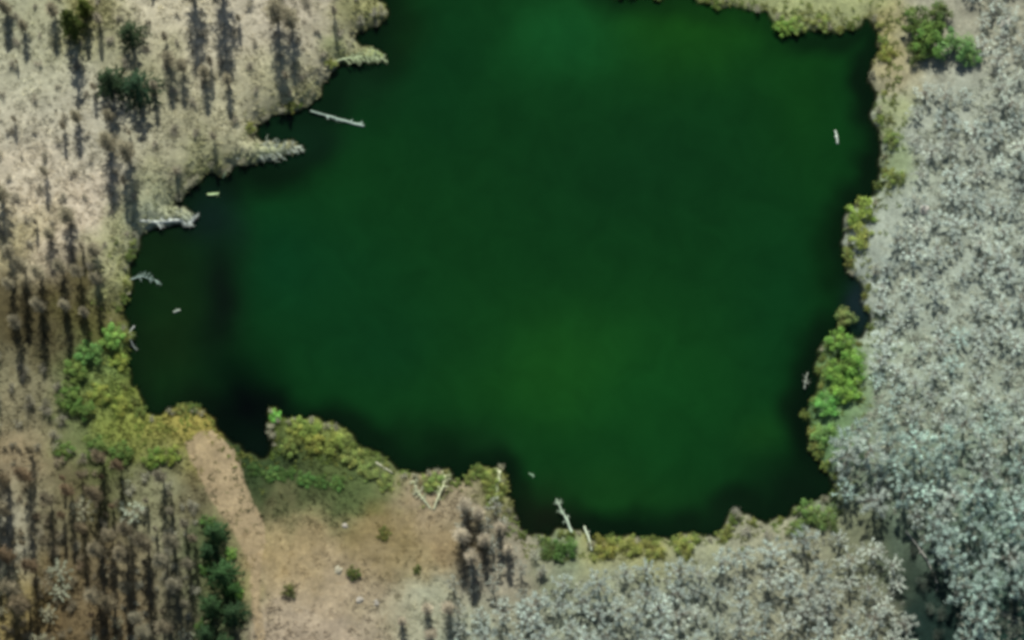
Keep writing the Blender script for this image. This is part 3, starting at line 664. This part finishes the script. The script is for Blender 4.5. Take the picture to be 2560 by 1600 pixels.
leafies([(490,1235,.5,(.45,.7,.45),1.0,'green bush above the uppermost track conifer'),(545,1310,.45,(.7,1.05,.55),.9,'bright green bush between the track conifers'),(485,1340,.5,(.4,.62,.4),1.0,'dark green bush left of the middle track conifer'),(560,1400,.5,(.65,1.0,.5),.9,'fresh green bush on the track side of the conifers'),(480,1480,.5,(.4,.6,.38),1.0,'dark green bush left of the lower conifers'),
 (600,1110,.5,(.32,.5,.32),.5,'dark bush in the hollow right beside the track'),(680,1122,.55,(.34,.52,.32),.5,'dark bush between the low shrubs of the hollow'),(760,1136,.5,(.36,.55,.34),.5,'dark bush in the right half of the hollow')])
leafies([(262,800,.85,(.9,1.3,.75),1.0,'fresh green shrub on the western bank of the bay'),(215,840,.9,(.6,.95,.65),1.1,'blue green shrub on the western bank of the bay'),(280,855,.75,(1.3,1.3,.7),.9,'yellow green shrub at the water on the western bank'),(180,880,.85,(.75,.9,.55),1.0,'green shrub left of the western bank'),
 (165,940,.85,(.65,.85,.5),1.1,'dark green shrub lower on the western bank'),(240,930,.7,(1.3,1.25,.7),.8,'yellow olive shrub on the western bank'),(195,965,.8,(.55,.75,.45),1.1,'dark shrub among the olive grass west of the bay'),(285,960,.65,(1.4,1.25,.7),.7,'low yellow shrub above the corner of the bay'),
 (230,1060,.8,(.55,.7,.45),1.0,'dark green shrub below the olive grass at left'),(290,1075,.8,(.5,.65,.4),1.0,'dark green shrub left of the dirt track head'),(360,1085,.75,(.7,.85,.45),.9,'olive green shrub beside the dirt track head'),(400,1080,.7,(.95,1.0,.5),.9,'yellow green shrub touching the dirt track head'),(150,1060,.7,(.7,.85,.55),.9,'green shrub in the scrub at lower left'),
 (835,1352,.5,(.5,.5,.35),1.1,'dark little bush in the middle of the clearing'),(682,1395,.45,(.55,.5,.38),1.4,'dark brownish bush on the left of the clearing'),(985,1345,.3,(.5,.5,.35),1.0,'tiny dark bush on the right of the clearing'),(905,1262,.5,(.62,.52,.34),.3,'flat olive bush hugging the ground in the clearing')])
# a ragged fringe of small growth along the waterline
def bank_word(a, b):
    if b < 120 and a > 1000: return 'northern bank'
    if a > 1880: return 'eastern bank' if b < 1120 else 'southeastern corner'
    if b > 1080 and a > 960: return 'southern bank'
    if a > 620 and b > 900: return 'spit'
    if b > 540: return 'western bay'
    return 'northwestern bank'
R_ = random.Random(91); acc_ = 0; want = 1.2
for i in range(len(POLY)):
    p, q = POLY[i - 1], POLY[i]; acc_ += np.linalg.norm(q - p)
    if acc_ < want: continue
    acc_ = 0; want = R_.uniform(.7, 2.2)
    d = q - p; n_ = np.array([d[1], -d[0]]) / (np.linalg.norm(d) + 1e-9)
    if shore_d(q[0] + n_[0] * .4, q[1] + n_[1] * .4) < 0: n_ = -n_
    pt = q + n_ * R_.uniform(.1, .7); a, b = sheet(*pt)
    if not (-20 < a < 2440 and -20 < b < 1530) or (440 < a < 640 and 980 < b < 1110) or (590 < a < 730 and 320 < b < 395) or (345 < a < 470 and 485 < b < 550) or (800 < a < 920 and 110 < b < 155): continue
    w = bank_word(a, b); t = R_.choice([(1.25, 1.2, .85), (1.1, 1.15, .75), (.9, 1.0, .65), (1.4, 1.25, .9)]); sc = R_.uniform(.2, .46)
    at_ = (float(pt[0]), float(pt[1]), float(ground_z(pt[:1], pt[1:])[0]))
    if R_.random() < (.8 if w == 'northwestern bank' else .5):
        put('brush%d' % R_.randrange(4), 0, 0, 'small bare twiggy bush at the waterline of the ' + w, 'shrub', 'twiggy bushes along the ' + w, sc * 1.5, tuple(np.array((1.05, 1.05, .85)) * R_.uniform(.8, 1.1)), at=at_)
    else:
        put('leafy%d' % R_.randrange(4), 0, 0, 'small olive leafy bush at the waterline of the ' + w, 'shrub', 'olive bushes along the ' + w, sc, tuple(np.array(t) * R_.uniform(.55, .95)), at=at_, zs=.7)
# bare grey shrubs at the water's edge
for dx, dy, s, lab in [(1735,1215,.75,'pale bare shrub reaching over the lower right water'),(1760,1250,.8,'bare grey shrub on the lower right bank'),(1815,1262,.7,'bare grey shrub right of the pale one on the lower bank'),(1275,1350,.8,'bare shrub beside the southern inlet'),
   (2070,640,.7,'bare grey shrub above the small eastern inlet'),(2075,720,.7,'bare grey shrub behind the small eastern inlet'),(880,30,.7,'bare olive shrub on the upper left bank'),(850,50,.6,'bare shrub at the water below the upper left bank')]:
    put('brush%d' % random.randrange(4), dx, dy, lab, 'shrub', 'bare shrubs along the banks', s, tuple(np.array((1.0, 1.0, .9)) * random.uniform(.85, 1.1)))

# ------------------------------------------------------------------ fallen and dead trees at the water
def fallen(pts, r0, r1, label, stubs, name='fallen_tree', tone=(0.52, 0.54, 0.44), twig=0, spread=.5, seed=1, cat='fallen tree'):
    """a dead trunk from pts[0] (root) to pts[-1] (tip): sheet x, y, height"""
    R = random.Random(seed); P = []
    for dx, dy, z in pts:
        x, y = plan(dx, dy, z); P.append(np.array([float(x), float(y), z]))
    root = empty(name, P[0].tolist()); Q = [p - P[0] for p in P]
    T = Geo(); n = len(Q); rad = [r0 + (r1 - r0) * i / (n - 1) for i in range(n)]
    fine = []; fr = []
    for i in range(n - 1):
        for k in range(4):
            f = k / 4; fine.append(Q[i] * (1 - f) + Q[i + 1] * f + np.array([R.uniform(-.03, .03), R.uniform(-.03, .03), 0])); fr.append((rad[i] * (1 - f) + rad[i + 1] * f) * R.uniform(.85, 1.15))
    fine.append(Q[-1]); fr.append(rad[-1])
    T.tube(fine, fr, 8, tone); T.build('trunk', M_DEAD, root, True)
    for k in range(stubs):
        f = R.uniform(.3, .98); i = min(int(f * (n - 1)), n - 2); u = f * (n - 1) - i; p = Q[i] * (1 - u) + Q[i + 1] * u
        ax = Q[-1] / (np.linalg.norm(Q[-1]) + 1e-9); sd = R.choice((-1, 1))
        d = ax * R.uniform(.2, .9) + np.array([-ax[1], ax[0], 0]) * sd * R.uniform(.5, 1) + np.array([0, 0, R.uniform(.05, .5)])
        L = spread * R.uniform(.5, 1.2); B = Geo()
        m_ = p + d * L * .5 + np.array([0, 0, R.uniform(-.05, .08)]); e = p + d * L
        B.tube([p, m_, e], [r1 * .8 + .02, r1 * .5 + .015, .012], 5, tuple(np.array(tone) * R.uniform(.8, 1.1)))
        for j in range(twig):
            q = m_ * (1 - R.random()) + e * R.random(); q = m_ + (e - m_) * R.random(); dd = np.array([R.gauss(0, 1), R.gauss(0, 1), R.gauss(.2, .5)])
            B.spike(q, q + dd / np.linalg.norm(dd) * R.uniform(.15, .45), .02, tuple(np.array(tone) * R.uniform(.7, 1.15)))
        B.build('branch', M_DEAD, root)
    return tag(root, label, cat)
fallen([(782,150,.5),(815,138,.6),(860,132,.5),(905,138,.15)], .14, .07, 'mossy pale tree leaning out over the water, topmost of the fallen ones', 24, tone=(.42, .50, .29), twig=26, spread=.9, seed=1)
fallen([(732,262,.3),(775,274,.12),(815,286,.06),(860,298,.03)], .07, .16, 'thin straight white trunk lying out into the lake', 7, tone=(.36, .46, .38), twig=5, spread=.4, seed=2)
fallen([(560,375,.4),(610,368,.45),(660,355,.4),(714,345,.15)], .16, .06, 'branchy pale fallen tree along the bank, third from the top', 26, tone=(.46, .52, .42), twig=20, spread=1.0, seed=3)
fallen([(590,350,.5),(625,340,.5),(655,348,.3)], .10, .05, 'short pale branch heap above the branchy fallen tree', 14, tone=(.34, .38, .30), twig=14, spread=.8, seed=31)
fallen([(330,520,.7),(370,525,.55),(420,520,.4),(458,522,.15)], .26, .17, 'thick bleached trunk at the head of the western bay', 20, tone=(.48, .53, .47), twig=20, spread=.8, seed=4)
fallen([(345,505,.7),(390,508,.5),(440,512,.3)], .17, .09, 'bleached trunk lying along the thick one in the western bay', 16, tone=(.46, .51, .45), twig=18, spread=.7, seed=5)
fallen([(308,660,.1),(335,652,.18),(372,664,.08)], .07, .03, 'drowned branchy treetop in the western bay', 10, tone=(.38, .50, .44), twig=4, spread=.8, seed=6)
fallen([(318,770,.1),(302,790,.25),(318,822,.1)], .08, .05, 'small pale snag at the bank of the western bay', 5, tone=(.40, .44, .40), twig=4, spread=.5, seed=7)
fallen([(490,460,.12),(516,458,.06)], .16, .14, 'pale green stump log floating off the upper left bank', 3, tone=(.42, .56, .28), twig=2, spread=.3, seed=8, name='floating_log', cat='log')
fallen([(526,420,.12),(538,396,.1)], .10, .12, 'short green log at the upper left waterline', 3, tone=(.36, .50, .26), twig=2, spread=.3, seed=9, name='floating_log', cat='log')
fallen([(410,738,.03),(424,732,.06)], .10, .08, 'tiny pale log floating in the middle of the western bay', 2, tone=(.46, .54, .44), spread=.3, seed=10, name='floating_log', cat='log')
fallen([(1973,308,-.02),(1977,322,.02),(1979,340,-.02)], .07, .11, 'small white log floating alone in the upper right water', 2, tone=(.60, .68, .58), spread=.25, seed=11, name='floating_log', cat='log')
fallen([(888,1092,.4),(905,1103,.4),(928,1118,.4)], .12, .09, 'pale straight log lying on the shore of the spit', 2, tone=(.42, .43, .30), spread=.3, seed=12, cat='log', name='shore_log')
fallen([(1024,1206,.6),(1034,1178,1.0),(1046,1150,.9),(1052,1122,.5)], .15, .07, 'forked pale dead tree at the waterline, right limb of the fork', 14, tone=(.52, .55, .34), twig=14, spread=.7, seed=13, name='dead_tree', cat='dead tree')
fallen([(1018,1204,.6),(1004,1184,.9),(985,1160,.8),(975,1135,.4)], .13, .06, 'forked pale dead tree at the waterline, left limb of the fork', 14, tone=(.46, .50, .32), twig=14, spread=.7, seed=14, name='dead_tree', cat='dead tree')
fallen([(1172,1180,.8),(1174,1145,.9),(1180,1112,.5)], .10, .22, 'pale blunt dead trunk on the small southern point', 4, tone=(.52, .55, .36), twig=6, spread=.5, seed=15, name='dead_tree', cat='dead tree')
fallen([(1352,1262,.4),(1340,1230,.45),(1326,1205,.3),(1314,1178,.1)], .18, .05, 'pale dead tree leaning into the southern inlet', 10, tone=(.44, .54, .40), twig=6, spread=.5, seed=16, name='dead_tree', cat='dead tree')
fallen([(1398,1302,.5),(1392,1275,.4),(1380,1243,.1)], .12, .09, 'short white dead trunk standing off the southern bank', 3, tone=(.56, .64, .46), twig=3, spread=.35, seed=17, name='dead_tree', cat='dead tree')
fallen([(1250,1118,.03),(1262,1126,.05)], .07, .05, 'tiny green snag off the small southern point', 3, tone=(.26, .40, .26), spread=.3, seed=18, name='floating_log', cat='log')
fallen([(1900,920,.3),(1903,900,.4),(1908,880,.2)], .07, .05, 'small grey snag at the eastern waterline', 5, tone=(.36, .40, .32), twig=4, spread=.4, seed=19, name='dead_tree', cat='dead tree')
fallen([(2140,1255,1.0),(2190,1320,1.4),(2222,1400,1.0)], .09, .05, 'pale slender dead trunk leaning across the dark gully', 4, tone=(.36, .36, .31), twig=4, spread=.6, seed=20, cat='dead tree', name='dead_tree')
fallen([(124,868,.8),(126,790,1.4),(124,715,1.6)], .13, .07, 'pale bare trunk lying upright in line with the dark hollow', 4, tone=(.50, .44, .32), twig=3, spread=.5, seed=21, cat='dead tree', name='dead_tree')
fallen([(150,690,1.2),(190,700,1.2),(232,712,1.2)], .09, .05, 'thin fallen trunk crossing the brown thicket near the bay', 5, tone=(.40, .34, .24), twig=3, spread=.6, seed=22)
fallen([(160,742,1.0),(215,748,1.2),(262,760,.9)], .08, .05, 'thin fallen trunk below another in the brown thicket', 5, tone=(.38, .34, .24), twig=3, spread=.5, seed=23)

# ------------------------------------------------------------------ boulders
def boulder(dx, dy, r, label, tone=(.34, .32, .26), seed=1):
    R = random.Random(seed); import bmesh
    bm = bmesh.new(); bmesh.ops.create_icosphere(bm, subdivisions=2, radius=r)
    for v in bm.verts:
        n_ = v.co.normalized(); k = 1 + .9 * (vnoise(n_.x * 2 + seed, n_.y * 2 + n_.z * 1.7, .8, seed) - .5)
        v.co = Vector((v.co.x * k * 1.15, v.co.y * k, max(v.co.z * k * .55, -.3 * r)))
    me = bpy.data.meshes.new('boulder'); bm.to_mesh(me); bm.free()
    at = me.color_attributes.new('tint', 'FLOAT_COLOR', 'POINT'); at.data.foreach_set('color', list((*tone, 1)) * len(me.vertices))
    me.materials.append(M_STONE); o = bpy.data.objects.new('boulder', me); COL.objects.link(o); o.location = place(dx, dy, r * .15); o.rotation_euler.z = R.uniform(0, 6)
    return tag(o, label, 'boulder')
boulder(2375, 55, .55, 'large pale boulder among the bare trees in the upper right corner', seed=1, tone=(.50, .51, .42))
boulder(815, 1243, .25, 'small pale stone at the upper side of the clearing', seed=2)
boulder(800, 1348, .42, 'pale stone left of the dark little bush in the clearing', seed=3, tone=(.36, .34, .24))
boulder(890, 1425, .32, 'pale stone below the clearing, right of another', seed=4)
boulder(850, 1418, .34, 'pale stone below the clearing, left of another', seed=5)
boulder(2185, 495, .5, 'pale boulder at the edge of the eastern wood', seed=6, tone=(.44, .43, .37))
